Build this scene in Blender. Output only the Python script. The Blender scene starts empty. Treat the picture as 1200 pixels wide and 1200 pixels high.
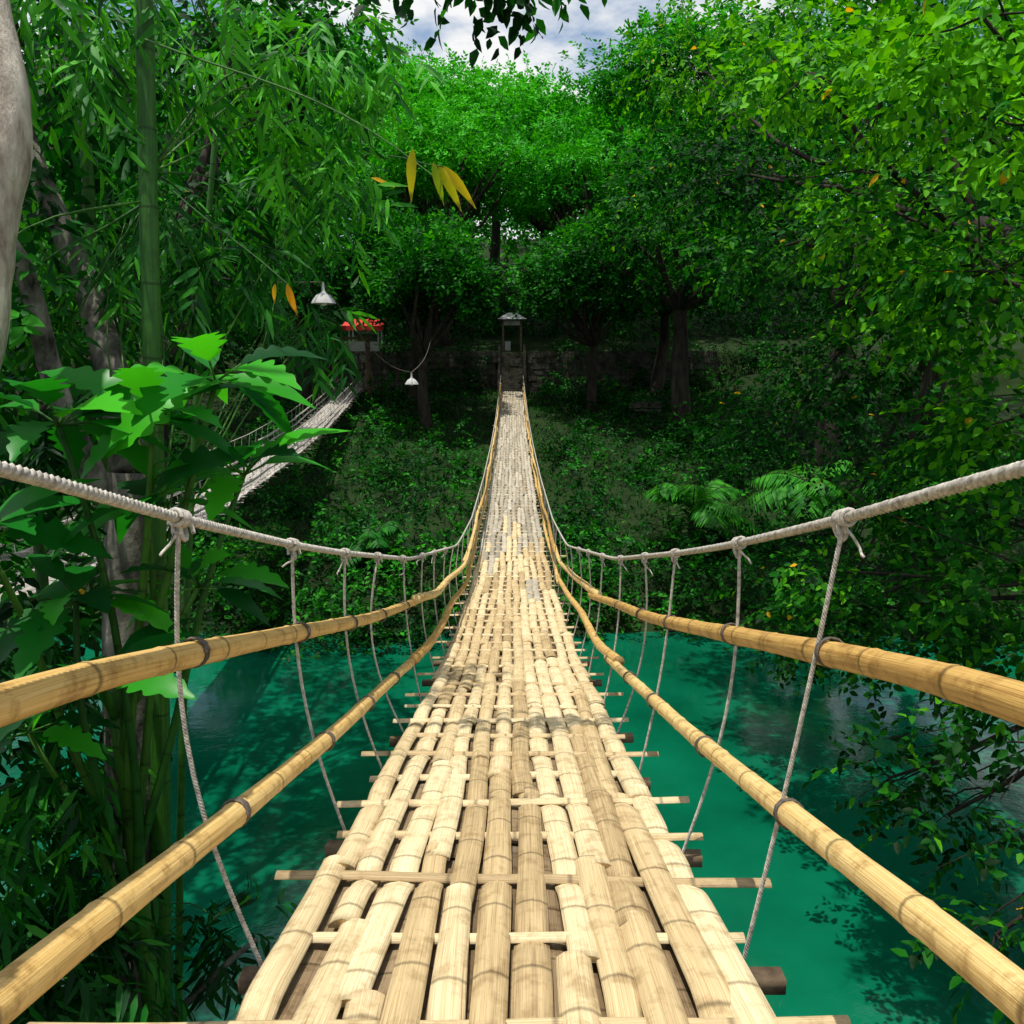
import bpy, math, numpy as np
from mathutils import Vector
R = np.random.default_rng(7)
scene = bpy.context.scene
scene.view_settings.view_transform = 'Standard'
scene.view_settings.look = 'None'
scene.view_settings.exposure = 0

# ---------------------------------------------------------------- helpers
def norm(a):
    return a / np.maximum(np.linalg.norm(a, axis=-1, keepdims=True), 1e-9)

class MB:
    """accumulates geometry; faces as list of int arrays (n,k)"""
    def __init__(s):
        s.v = []; s.f = []; s.a = []; s.n = 0
    def add(s, v, faces, a=None):
        v = np.asarray(v, float).reshape(-1, 3)
        if a is None: a = np.zeros_like(v)
        a = np.broadcast_to(np.asarray(a, float), v.shape)
        for f in faces:
            s.f.append(np.asarray(f, int) + s.n)
        s.v.append(v); s.a.append(a); s.n += len(v)
    def obj(s, name, mat, parent=None, smooth=True):
        v = np.concatenate(s.v); a = np.concatenate(s.a)
        loops = np.concatenate([f.ravel() for f in s.f])
        tot = np.concatenate([np.full(len(f), f.shape[1]) for f in s.f])
        start = np.concatenate([[0], np.cumsum(tot)[:-1]])
        me = bpy.data.meshes.new(name)
        me.vertices.add(len(v)); me.vertices.foreach_set('co', v.ravel())
        me.loops.add(len(loops)); me.loops.foreach_set('vertex_index', loops.astype(np.int32))
        me.polygons.add(len(tot)); me.polygons.foreach_set('loop_start', start.astype(np.int32))
        me.update(calc_edges=True)
        me.polygons.foreach_set('use_smooth', np.full(len(tot), smooth))
        at = me.attributes.new('pv', 'FLOAT_VECTOR', 'POINT')
        at.data.foreach_set('vector', a.ravel())
        me.materials.append(mat)
        o = bpy.data.objects.new(name, me)
        scene.collection.objects.link(o)
        if parent: o.parent = parent
        return o

def empty(name):
    o = bpy.data.objects.new(name, None); scene.collection.objects.link(o); return o

def tube(mb, path, rad, sides=8, seed=None, cap=True, off=0.0):
    p = np.asarray(path, float); n = len(p)
    rad = np.broadcast_to(np.asarray(rad, float), (n,))
    t = norm(np.gradient(p, axis=0))
    d = p[-1] - p[0]
    ref = np.array([1., 0, 0]) if abs(d[2]) > 0.6 * np.linalg.norm(d) else np.array([0, 0, 1.])
    a = norm(np.cross(t, ref)); b = np.cross(a, t)
    th = np.linspace(0, 2 * np.pi, sides, endpoint=False)
    v = p[:, None] + rad[:, None, None] * (np.cos(th)[None, :, None] * a[:, None] + np.sin(th)[None, :, None] * b[:, None])
    L = np.concatenate([[0], np.cumsum(np.linalg.norm(np.diff(p, axis=0), axis=1))]) + off
    sd = R.random() if seed is None else seed
    at = np.zeros((n, sides, 3)); at[..., 0] = np.cos(th)[None]; at[..., 1] = L[:, None]; at[..., 2] = sd
    i = np.arange(n - 1)[:, None] * sides; j = np.arange(sides)[None]; k = (j + 1) % sides
    f = np.stack([i + j, i + k, i + sides + k, i + sides + j], -1).reshape(-1, 4)
    fs = [f]
    if cap:
        fs += [np.arange(sides)[None, ::-1], (np.arange(sides) + (n - 1) * sides)[None]]
    mb.add(v.reshape(-1, 3), fs, at.reshape(-1, 3))

def bend(p0, p1, n=8, wob=0.1, sag=0.0):
    p0 = np.array(p0, float); p1 = np.array(p1, float)
    t = np.linspace(0, 1, n)[:, None]
    w = np.zeros((n, 3)); L = np.linalg.norm(p1 - p0)
    for k in (1, 2, 3):
        w += np.sin(t * np.pi * k) * R.normal(0, wob * L / (k * k), 3)[None] * .5
    w[:, 2] -= (sag * np.sin(t * np.pi))[:, 0]
    return p0 + (p1 - p0) * t + w

def box(mb, c, s, a=(0, 0, .5), rz=0.0):
    x, y, z = [q / 2 for q in s]
    v = np.array([[i, j, k] for i in (-x, x) for j in (-y, y) for k in (-z, z)])
    cs, sn = math.cos(rz), math.sin(rz)
    v = np.stack([v[:, 0] * cs - v[:, 1] * sn, v[:, 0] * sn + v[:, 1] * cs, v[:, 2]], 1) + np.array([float(q) for q in c])
    f = np.array([[0, 1, 3, 2], [4, 6, 7, 5], [0, 4, 5, 1], [2, 3, 7, 6], [0, 2, 6, 4], [1, 5, 7, 3]])
    mb.add(v, [f], a)

# ---------------------------------------------------------------- materials
def mat_new(name):
    m = bpy.data.materials.new(name); m.use_nodes = True
    nt = m.node_tree; nt.nodes.clear()
    return m, nt
def N(nt, t, **kw):
    n = nt.nodes.new(t)
    for k, v in kw.items(): setattr(n, k, v)
    return n
def ramp(nt, stops, src):
    r = N(nt, 'ShaderNodeValToRGB'); e = r.color_ramp.elements
    while len(e) < len(stops): e.new(.5)
    for q, (p, c) in zip(e, stops): q.position = p; q.color = (*c, 1)
    nt.links.new(src, r.inputs[0]); return r
def math_n(nt, op, a, b=None, c=None):
    n = N(nt, 'ShaderNodeMath', operation=op)
    for i, q in enumerate((a, b, c)):
        if q is None: continue
        if isinstance(q, (int, float)): n.inputs[i].default_value = q
        else: nt.links.new(q, n.inputs[i])
    return n.outputs[0]
def mixc(nt, fac, a, b, mode='MIX'):
    n = N(nt, 'ShaderNodeMix', data_type='RGBA', blend_type=mode)
    if isinstance(fac, (int, float)): n.inputs[0].default_value = fac
    else: nt.links.new(fac, n.inputs[0])
    for i, q in ((6, a), (7, b)):
        if isinstance(q, tuple): n.inputs[i].default_value = (*q, 1)
        else: nt.links.new(q, n.inputs[i])
    return n.outputs[2]

def leaf_mat(name, stops, trans=.35, rough=.55, yellow=0.0, spec=.12):
    m, nt = mat_new(name)
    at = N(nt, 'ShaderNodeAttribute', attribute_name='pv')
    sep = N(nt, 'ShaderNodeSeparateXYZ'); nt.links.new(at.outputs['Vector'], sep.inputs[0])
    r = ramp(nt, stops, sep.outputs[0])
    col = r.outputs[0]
    if yellow > 0:
        f = math_n(nt, 'GREATER_THAN', sep.outputs[2], 1 - yellow)
        col = mixc(nt, f, col, (0.75, 0.42, 0.01))
    b = N(nt, 'ShaderNodeBsdfPrincipled'); b.inputs['Roughness'].default_value = rough
    b.inputs['Specular IOR Level'].default_value = spec
    nt.links.new(col, b.inputs['Base Color'])
    tr = N(nt, 'ShaderNodeBsdfTranslucent')
    tc = mixc(nt, 1.0, col, (1.5, 1.35, .4), 'MULTIPLY')
    nt.links.new(tc, tr.inputs[0])
    mx = N(nt, 'ShaderNodeMixShader'); mx.inputs[0].default_value = trans
    nt.links.new(b.outputs[0], mx.inputs[1]); nt.links.new(tr.outputs[0], mx.inputs[2])
    o = N(nt, 'ShaderNodeOutputMaterial'); nt.links.new(mx.outputs[0], o.inputs[0])
    return m

M_leaf_far = leaf_mat('leaf_far', [(0, (.002, .045, .003)), (.5, (.010, .19, .006)), (1, (.06, .46, .010))], .28)
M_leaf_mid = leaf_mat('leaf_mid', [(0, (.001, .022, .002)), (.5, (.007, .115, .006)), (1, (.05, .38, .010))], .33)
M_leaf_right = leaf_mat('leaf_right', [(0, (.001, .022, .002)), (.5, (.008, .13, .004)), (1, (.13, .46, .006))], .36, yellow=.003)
M_leaf_bam = leaf_mat('leaf_bamboo', [(0, (.002, .035, .006)), (.5, (.010, .145, .010)), (1, (.08, .42, .014))], .36, yellow=.002, spec=.22)
M_leaf_big = leaf_mat('leaf_big', [(0, (.003, .06, .010)), (.5, (.010, .19, .013)), (1, (.06, .46, .014))], .36, .38, 0, .26)
M_leaf_yel = leaf_mat('leaf_yellow', [(0, (.22, .34, .02)), (.5, (.5, .42, .02)), (1, (.6, .24, .02))], .4)
M_shrub = leaf_mat('leaf_shrub', [(0, (.001, .020, .002)), (.5, (.005, .085, .006)), (1, (.035, .30, .010))], .3)

def bamboo_mat(name, lo, mid, hi, node_sp=.33, node_dark=.45, blot=.75):
    m, nt = mat_new(name)
    at = N(nt, 'ShaderNodeAttribute', attribute_name='pv')
    sep = N(nt, 'ShaderNodeSeparateXYZ'); nt.links.new(at.outputs['Vector'], sep.inputs[0])
    x, y, z = sep.outputs
    comb = N(nt, 'ShaderNodeCombineXYZ')
    nt.links.new(math_n(nt, 'MULTIPLY', x, 2.5), comb.inputs[0])
    nt.links.new(math_n(nt, 'MULTIPLY', y, .9), comb.inputs[1])
    nt.links.new(math_n(nt, 'MULTIPLY', z, 90.0), comb.inputs[2])
    n1 = N(nt, 'ShaderNodeTexNoise'); n1.inputs['Scale'].default_value = 2.2; n1.inputs['Detail'].default_value = 6
    n1.inputs['Roughness'].default_value = .65
    nt.links.new(comb.outputs[0], n1.inputs['Vector'])
    comb2 = N(nt, 'ShaderNodeCombineXYZ')
    nt.links.new(math_n(nt, 'MULTIPLY', x, 9.0), comb2.inputs[0])
    nt.links.new(math_n(nt, 'MULTIPLY', y, 1.3), comb2.inputs[1])
    nt.links.new(math_n(nt, 'MULTIPLY', z, 50.0), comb2.inputs[2])
    n3 = N(nt, 'ShaderNodeTexNoise'); n3.inputs['Scale'].default_value = 2.5; n3.inputs['Detail'].default_value = 4
    nt.links.new(comb2.outputs[0], n3.inputs['Vector'])
    n2 = N(nt, 'ShaderNodeTexNoise'); n2.inputs['Scale'].default_value = 14; n2.inputs['Detail'].default_value = 5
    n2.inputs['Roughness'].default_value = .65
    tcc = N(nt, 'ShaderNodeTexCoord')
    nt.links.new(tcc.outputs['Object'], n2.inputs['Vector'])
    f = math_n(nt, 'ADD', math_n(nt, 'MULTIPLY', n1.outputs[0], .75), math_n(nt, 'MULTIPLY', z, .45))
    f = math_n(nt, 'SUBTRACT', f, .1)
    col = ramp(nt, [(.05, lo), (.42, mid), (.8, hi)], f).outputs[0]
    bl = ramp(nt, [(.34, (.42, .34, .24)), (.5, (1, 1, 1))], n2.outputs[0]).outputs[0]
    col = mixc(nt, blot, col, bl, 'MULTIPLY')
    fb_ = ramp(nt, [(.36, (.62, .55, .45)), (.5, (1, 1, 1))], n3.outputs[0]).outputs[0]
    col = mixc(nt, .7, col, fb_, 'MULTIPLY')
    ph = math_n(nt, 'FRACT', math_n(nt, 'ADD', math_n(nt, 'DIVIDE', y, node_sp), math_n(nt, 'MULTIPLY', z, 7.3)))
    dd = math_n(nt, 'ABSOLUTE', math_n(nt, 'SUBTRACT', ph, .5))
    mr = N(nt, 'ShaderNodeMapRange'); mr.inputs['From Min'].default_value = .006; mr.inputs['From Max'].default_value = .03
    mr.inputs['To Min'].default_value = node_dark; mr.inputs['To Max'].default_value = 1
    nt.links.new(dd, mr.inputs[0])
    cc = N(nt, 'ShaderNodeCombineColor')
    for i in range(3): nt.links.new(mr.outputs[0], cc.inputs[i])
    col = mixc(nt, 1.0, col, cc.outputs[0], 'MULTIPLY')
    b = N(nt, 'ShaderNodeBsdfPrincipled'); b.inputs['Roughness'].default_value = .5
    b.inputs['Specular IOR Level'].default_value = .3
    nt.links.new(col, b.inputs['Base Color'])
    bp = N(nt, 'ShaderNodeBump'); bp.inputs['Strength'].default_value = .6; bp.inputs['Distance'].default_value = .006
    h = math_n(nt, 'ADD', math_n(nt, 'ADD', n1.outputs[0], math_n(nt, 'MULTIPLY', n3.outputs[0], .5)), math_n(nt, 'MULTIPLY', mr.outputs[0], .5))
    nt.links.new(h, bp.inputs['Height']); nt.links.new(bp.outputs[0], b.inputs['Normal'])
    o = N(nt, 'ShaderNodeOutputMaterial'); nt.links.new(b.outputs[0], o.inputs[0])
    return m
M_deck = bamboo_mat('dry_bamboo_strip', (.22, .15, .08), (.57, .43, .23), (.80, .67, .42), .42, .5, .5)
M_deck_grey = bamboo_mat('shade_grey_bamboo_strip', (.20, .18, .145), (.38, .345, .275), (.56, .52, .43), .42, .5, .5)  # far deck: greyer bamboo with tree shade put into the colour
M_rail = bamboo_mat('bamboo_pole', (.28, .13, .025), (.62, .39, .12), (.80, .60, .27), .36, .4, .7)
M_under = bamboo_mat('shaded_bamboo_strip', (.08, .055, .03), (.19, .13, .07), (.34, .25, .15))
M_deck_old = bamboo_mat('weathered_bamboo', (.18, .17, .16), (.40, .38, .35), (.58, .55, .50))
M_culm = bamboo_mat('green_bamboo', (.008, .04, .005), (.022, .12, .01), (.08, .22, .02), .42, .5, .5)

def simple_mat(name, c1, c2, scale=6, rough=.8, bump=.3, dist=.02, detail=6, stretch=(1, 1, 1)):
    m, nt = mat_new(name)
    tc = N(nt, 'ShaderNodeTexCoord'); mp = N(nt, 'ShaderNodeMapping'); mp.inputs['Scale'].default_value = stretch
    nt.links.new(tc.outputs['Object'], mp.inputs[0])
    n = N(nt, 'ShaderNodeTexNoise'); n.inputs['Scale'].default_value = scale; n.inputs['Detail'].default_value = detail
    n.inputs['Roughness'].default_value = .65
    nt.links.new(mp.outputs[0], n.inputs['Vector'])
    r = ramp(nt, [(.32, c1), (.66, c2)], n.outputs[0])
    b = N(nt, 'ShaderNodeBsdfPrincipled'); b.inputs['Roughness'].default_value = rough
    b.inputs['Specular IOR Level'].default_value = .2
    nt.links.new(r.outputs[0], b.inputs['Base Color'])
    bp = N(nt, 'ShaderNodeBump'); bp.inputs['Strength'].default_value = bump; bp.inputs['Distance'].default_value = dist
    nt.links.new(n.outputs[0], bp.inputs['Height']); nt.links.new(bp.outputs[0], b.inputs['Normal'])
    o = N(nt, 'ShaderNodeOutputMaterial'); nt.links.new(b.outputs[0], o.inputs[0])
    return m
M_rope = simple_mat('fibre_rope', (.20, .18, .15), (.60, .56, .49), 60, .75, .4, .002)
M_wire = simple_mat('dark_lashing', (.05, .045, .04), (.16, .13, .1), 40)
M_bark = simple_mat('bark', (.012, .010, .008), (.05, .042, .03), 5, .9, .8, .05, 8, (1, 1, .3))
M_palebark = simple_mat('pale_bark', (.20, .14, .10), (.80, .72, .60), 9, .85, 1, .05, 10, (1, 1, .35))
M_patchbark = simple_mat('patchy_bark', (.02, .017, .013), (.28, .27, .22), 7, .9, .8, .04, 8, (1, 1, .6))
M_wood = simple_mat('old_timber', (.06, .04, .025), (.24, .17, .10), 9)
M_stone = simple_mat('stone_masonry', (.018, .018, .014), (.11, .105, .08), 2.2, .9, .8, .1)
M_ground = simple_mat('earth_and_grass', (.004, .014, .002), (.016, .036, .006), .6, .95, .6, .15, 10)
M_white = simple_mat('white_enamel', (.6, .6, .58), (.8, .8, .78), 3, .35, .05)
M_red = simple_mat('red_canvas', (.5, .03, .03), (.7, .06, .05), 3, .7, .1)
M_grey = simple_mat('grey_roof', (.3, .3, .3), (.5, .5, .48), 3, .7, .1)

# water
m, nt = mat_new('river_water'); M_water = m
tc = N(nt, 'ShaderNodeTexCoord')
n1 = N(nt, 'ShaderNodeTexNoise'); n1.inputs['Scale'].default_value = 1.3; n1.inputs['Detail'].default_value = 6; n1.inputs['Roughness'].default_value = .6
n2 = N(nt, 'ShaderNodeTexNoise'); n2.inputs['Scale'].default_value = .35; n2.inputs['Detail'].default_value = 4
nt.links.new(tc.outputs['Object'], n1.inputs['Vector']); nt.links.new(tc.outputs['Object'], n2.inputs['Vector'])
r = ramp(nt, [(.3, (.0006, .062, .030)), (.7, (.002, .125, .062))], n2.outputs[0])
b = N(nt, 'ShaderNodeBsdfPrincipled'); b.inputs['Roughness'].default_value = .03; b.inputs['IOR'].default_value = 1.5
nt.links.new(r.outputs[0], b.inputs['Base Color'])
bp = N(nt, 'ShaderNodeBump'); bp.inputs['Strength'].default_value = .16; bp.inputs['Distance'].default_value = .06
nt.links.new(n1.outputs[0], bp.inputs['Height']); nt.links.new(bp.outputs[0], b.inputs['Normal'])
o = N(nt, 'ShaderNodeOutputMaterial'); nt.links.new(b.outputs[0], o.inputs[0])

# ---------------------------------------------------------------- terrain
def sstep(a, b, x):
    t = np.clip((x - a) / (b - a), 0, 1); return t * t * (3 - 2 * t)
def ground_h(x, y):
    s = 4.5 + 2.5 * sstep(-2.5, -6, x) + 1.5 * sstep(6, 14, x)
    near = -1.6 + 8.0 * sstep(0, 8, s - y + 1.0)
    fs = 24 - .35 * np.maximum(0, x - 8) - .3 * np.maximum(0, -x - 12) + .8 * np.sin(x * .35)
    q = y - fs
    far = np.interp(q, [-3, 0, 2.5, 28, 32.4, 33, 50, 105, 300, 700], [-1.6, -.3, 1.3, 6.4, 6.6, 9.2, 12, 26, 45, 60])
    mid = np.interp(y, [20, 24, 26.5, 52, 56.4, 57, 75, 130, 300, 700], [-1.6, -.3, 1.3, 6.4, 6.6, 9.2, 13, 28, 45, 60])
    w = sstep(10, 25, np.abs(x))
    far = far * w + mid * (1 - w)
    h = np.maximum(near, far)
    return h + .18 * np.sin(x * .9 + y * .4) * np.sin(y * .7 - x * .2) * (h > -1.5)
xs = np.unique(np.concatenate([np.linspace(-600, -60, 20), np.linspace(-60, 60, 121), np.linspace(60, 600, 20)]))
ys = np.unique(np.concatenate([np.linspace(-300, -20, 12), np.linspace(-20, 80, 161), [56.4, 57], np.linspace(80, 700, 50)]))
X, Y = np.meshgrid(xs, ys); Z = ground_h(X, Y)
g = MB(); nx, ny = len(xs), len(ys)
i = np.arange(ny - 1)[:, None] * nx + np.arange(nx - 1)[None]
g.add(np.stack([X, Y, Z], -1), [np.stack([i, i + 1, i + nx + 1, i + nx], -1).reshape(-1, 4)])
g.obj('riverbank_ground', M_ground)
g = MB(); g.add([[-600, -40, 0], [600, -40, 0], [600, 40, 0], [-600, 40, 0]], [np.array([[0, 1, 2, 3]])])
g.obj('river_water', M_water)

# ---------------------------------------------------------------- profiles
CAM_Z = 8.0
yy = np.linspace(-8, 54, 1241)
def prof(pts, sm=31):
    p = np.array(pts); z = np.interp(yy, p[:, 0], p[:, 1])
    s = (p[1, 1] - p[0, 1]) / (p[1, 0] - p[0, 0]); z = np.where(yy < p[0, 0], p[0, 1] + s * (yy - p[0, 0]), z)
    k = np.hanning(sm); k /= k.sum(); zp = np.pad(z, sm // 2, mode='edge')
    zz = np.convolve(zp, k, 'valid')
    return lambda y: np.interp(y, yy, zz) + CAM_Z
deck_z = prof([(-8, 0.1), (0, -1.25), (1.7, -1.51), (2.42, -1.70), (5.2, -2.31), (8.2, -2.88), (13.6, -3.5), (20.6, -3.55), (28, -3.3), (36, -2.85), (45, -2.05), (52, -1.25), (54, -1.2)], 61)
rope_z = prof([(-2, .9), (0.3, .12), (1.35, -.154), (2.06, -.37), (3.1, -.66), (3.95, -.88), (6.2, -1.43), (10.3, -2.2), (14, -2.5), (20, -2.55), (28, -2.35), (36, -1.9), (45, -1.05), (52, -.25), (54, 0)], 21)
up_z = prof([(-3, .3), (0, -.33), (1.36, -.54), (2.15, -.75), (4.6, -1.42), (8, -2.2), (12, -2.85), (20, -3.0), (28, -2.8), (36, -2.35), (45, -1.5), (52, -.7), (54, -.6)], 31)
lo_z = prof([(-3, .0), (0, -.66), (1.06, -.90), (2.0, -1.17), (3.3, -1.52), (6.6, -2.3), (12, -3.1), (20, -3.27), (28, -3.05), (36, -2.6), (45, -1.75), (52, -.95), (54, -.9)], 31)

def strip(mb, path, side, hw, rise, off, seed, th=.01):
    p = np.asarray(path); n = len(p)
    u = np.array([-1, -1, -.55, 0, .55, 1, 1]); hh = np.array([-th, .0, .7 * rise, rise, .7 * rise, .0, -th])
    hwv = np.broadcast_to(np.asarray(hw), (n,))
    v = p[:, None] + (u[None] * hwv[:, None])[..., None] * np.asarray(side)[None, None] + np.stack([np.zeros(7), np.zeros(7), hh], -1)[None]
    L = np.concatenate([[0], np.cumsum(np.linalg.norm(np.diff(p, axis=0), axis=1))]) + off
    at = np.zeros((n, 7, 3)); at[..., 0] = u[None]; at[..., 1] = L[:, None]; at[..., 2] = seed
    i = np.arange(n - 1)[:, None] * 7 + np.arange(6)[None]
    f = np.stack([i, i + 1, i + 8, i + 7], -1).reshape(-1, 4)
    mb.add(v.reshape(-1, 3), [f, np.arange(7)[None], (np.arange(7)[::-1] + (n - 1) * 7)[None]], at.reshape(-1, 3))

def rope(mb, path, r, twisted=True, pitch=.05):
    p = np.asarray(path, float)
    if not twisted:
        tube(mb, p, r, 5); return
    L = np.concatenate([[0], np.cumsum(np.linalg.norm(np.diff(p, axis=0), axis=1))])
    n = max(8, int(L[-1] / (pitch / 7)))
    s = np.linspace(0, L[-1], n)
    q = np.stack([np.interp(s, L, p[:, k]) for k in range(3)], -1)
    t = norm(np.gradient(q, axis=0)); d = q[-1] - q[0]
    ref = np.array([1., 0, 0]) if abs(d[2]) > .6 * np.linalg.norm(d) else np.array([0, 0, 1.])
    a = norm(np.cross(t, ref)); b = np.cross(a, t)
    for k in range(3):
        th = s / pitch * 2 * np.pi / 1.0 + k * 2 * np.pi / 3
        c = q + (np.cos(th)[:, None] * a + np.sin(th)[:, None] * b) * r * .5
        tube(mb, c, r * .55, 5)

def coil(mb, c, axis, R0, r, turns, length):
    n = int(turns * 12); t = np.linspace(0, 1, n)
    axis = norm(np.array([float(q) for q in axis])); ref = np.array([0, 0, 1.]) if abs(axis[2]) < .8 else np.array([1., 0, 0])
    a = norm(np.cross(axis, ref)); b = np.cross(a, axis)
    th = t * turns * 2 * np.pi
    p = np.array([float(q) for q in c]) + ((t - .5) * length)[:, None] * axis + R0 * (np.cos(th)[:, None] * a + np.sin(th)[:, None] * b)
    rad = norm(np.cos(th)[:, None] * a + np.sin(th)[:, None] * b)
    ph = np.linspace(0, 2 * np.pi, 6, endpoint=False)
    v = p[:, None] + r * (np.cos(ph)[None, :, None] * rad[:, None] + np.sin(ph)[None, :, None] * axis[None, None])
    i = np.arange(n - 1)[:, None] * 6; j = np.arange(6)[None]; k = (j + 1) % 6
    mb.add(v.reshape(-1, 3), [np.stack([i + j, i + k, i + 6 + k, i + 6 + j], -1).reshape(-1, 4)], (0, 0, R.random()))

def railx_u(y): return .84 - .13 * sstep(1, 14, y)
def railx_l(y): return .755 - .06 * sstep(1, 14, y)
def build_bridge(name, cx, y0, y1, deckmat, farmat, railmat, fine=True, hang0=2.06, zoff=0.0):
    par = empty(name)
    dz = lambda y: deck_z(y) + zoff
    BAR = .43
    dk = MB(); dk2 = MB(); nst = 12; pitch = .111
    for i_ in range(nst):
        x0 = (i_ - (nst - 1) / 2) * pitch
        y = y0 - R.uniform(0, 1.5)
        while y < y1:
            L = R.uniform(1.6, 3.2) if y < 5 else R.uniform(1.0, 2.4)
            ya, yb = max(y, y0), min(y + L, y1)
            if yb - ya > .15:
                n = max(5, int((yb - ya) / (.05 if ya < 8 else (.07 if ya < 22 else .11))))
                Yp = np.linspace(ya, yb, n)
                sk = R.normal(0, .013); xo = R.normal(0, .009)
                xx = x0 + xo + sk * (Yp - (ya + yb) / 2) + .007 * np.sin(Yp * R.uniform(1, 3) + R.random() * 6)
                kk = np.round(Yp / BAR).astype(int)
                near_w = ((kk + 2 * i_) % 4 == 0) | ((kk * 7 + i_ * 5) % 13 == 0)
                far_w = (kk + i_) % 2 == 0
                under = np.where(Yp < 4.6, near_w, far_w)
                dip = under * np.exp(-((Yp - kk * BAR) / .085) ** 2)
                w = .014 - .032 * dip + R.normal(0, .003)
                e = np.exp(-(yb - Yp) / .08) * R.uniform(0, .012) + np.exp(-(Yp - ya) / .08) * R.uniform(-.006, .006)
                hw = pitch * .5 * R.uniform(.80, 1.02) * (1 + .05 * np.sin(Yp * 4 + i_ * 2.1)) * np.linspace(1.05, .95, n)[::R.choice([-1, 1])]
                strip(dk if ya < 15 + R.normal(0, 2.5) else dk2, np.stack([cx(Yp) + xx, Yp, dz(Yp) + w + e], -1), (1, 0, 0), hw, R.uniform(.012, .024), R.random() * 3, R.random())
            y += L - R.uniform(-.03, .16)
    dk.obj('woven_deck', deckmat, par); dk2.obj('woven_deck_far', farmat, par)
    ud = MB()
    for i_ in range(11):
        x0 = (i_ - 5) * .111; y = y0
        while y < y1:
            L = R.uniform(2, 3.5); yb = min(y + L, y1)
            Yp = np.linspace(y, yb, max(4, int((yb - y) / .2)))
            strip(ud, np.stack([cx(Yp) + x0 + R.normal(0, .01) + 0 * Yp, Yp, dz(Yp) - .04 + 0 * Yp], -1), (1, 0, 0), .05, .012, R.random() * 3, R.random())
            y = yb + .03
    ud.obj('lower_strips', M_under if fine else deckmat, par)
    cb = MB(); wd = MB()
    k = int(np.ceil(y0 / BAR))
    while k * BAR < y1:
        yb = k * BAR
        le = .63 + abs(R.normal(.02, .07)) + (.14 if k % 2 == 0 else 0); re = .63 + abs(R.normal(.02, .07)) + (.14 if k % 2 == 0 else 0)
        if k == 4: le = 1.15
        xx = np.linspace(-le, re, 12)
        sl = R.normal(0, .025)
        P = np.stack([cx(yb) + xx, yb + sl * xx, dz(yb) + .002 + .003 * np.sin(xx * 9) + 0 * xx], -1)
        strip(cb, P, (0, 1, 0), R.uniform(.018, .028), .012, R.random() * 3, R.random(), .004)
        k += 1
    cb.obj('cross_bars', deckmat, par)
    hy = []
    y = hang0
    while y < y1 - .5: hy.append(y); y += .97
    y = hang0 - .97
    while y > y0 + .2: hy.append(y); y -= .97
    hg = MB(); kn = MB(); la = MB()
    def xr(y): return .85 - .15 * sstep(2, 12, y)
    for sgn in (-1, 1):
        for y in hy:
            yj = y + (R.normal(0, .06) if y > 2.5 else (0 if y > 1.5 else -.12))
            tx = float(cx(yj) + sgn * xr(yj)); tz = float(rope_z(yj) + zoff)
            bx = float(cx(yj) + sgn * .67); bz = float(dz(yj) - .06)
            near = fine and y < 9
            n = 14; t = np.linspace(0, 1, n)
            bow = R.normal(0, .025); swy = -.02 + R.normal(0, .05)
            P = np.stack([tx + (bx - tx) * t + bow * np.sin(t * np.pi) + sgn * .05 * np.sin(t * np.pi), yj + swy * t + .0 * t, tz + (bz - tz) * t], -1)
            rope(hg, P, .0068 if near else .007, near, .03)
            if near:
                ax = np.array([0, 1, (rope_z(yj + .1) - rope_z(yj - .1)) / .2])
                coil(kn, (tx, yj, tz), ax, .019, .0065, 4.5, .06)
                coil(kn, (tx, yj + .02, tz - .035), (1, 0, .2), .026, .006, 1.6, .03)
                tube(kn, bend((tx, yj, tz - .02), (tx + sgn * R.uniform(.01, .05), yj - .05, tz - R.uniform(.06, .12)), 6, .3), .004, 5)
                if y < 6:
                    for zf, xf in ((up_z, railx_u), (lo_z, railx_l)):
                        zz = zf(yj) + zoff
                        ax = np.array([0, 1, (zf(yj + .1) - zf(yj - .1)) / .2])
                        coil(la, (cx(yj) + sgn * xf(yj), yj, zz), ax, .0385, .0032, 3.2, .026)
    for y in hy:
        box(wd, (cx(y), y, dz(y) - .085), (2 * R.uniform(.70, .84), .055, .045), (0, R.random(), R.random()), R.normal(0, .02))
    Ys = np.linspace(y0, y1, 120)
    for q in (-.5, 0, .5):
        tube(wd, np.stack([cx(Ys) + q, Ys, dz(Ys) - .12], -1), .015, 6)
    hg.obj('hanger_ropes', M_rope, par)
    if kn.n: kn.obj('rope_knots', M_rope, par)
    if la.n: la.obj('rail_lashings', M_wire, par)
    wd.obj('deck_beams', M_wood, par)
    rp = MB()
    for sgn in (-1, 1):
        if fine:
            Ya = np.linspace(y0, 9, 200); rope(rp, np.stack([cx(Ya) + sgn * xr(Ya), Ya, rope_z(Ya) + zoff], -1), .0145, True, .06)
            Yb = np.linspace(8.98, y1, 120)
        else: Yb = np.linspace(y0, y1, 140)
        tube(rp, np.stack([cx(Yb) + sgn * xr(Yb), Yb, rope_z(Yb) + zoff], -1), .013, 6)
    rp.obj('hand_ropes', M_rope, par)
    rl = MB()
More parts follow.
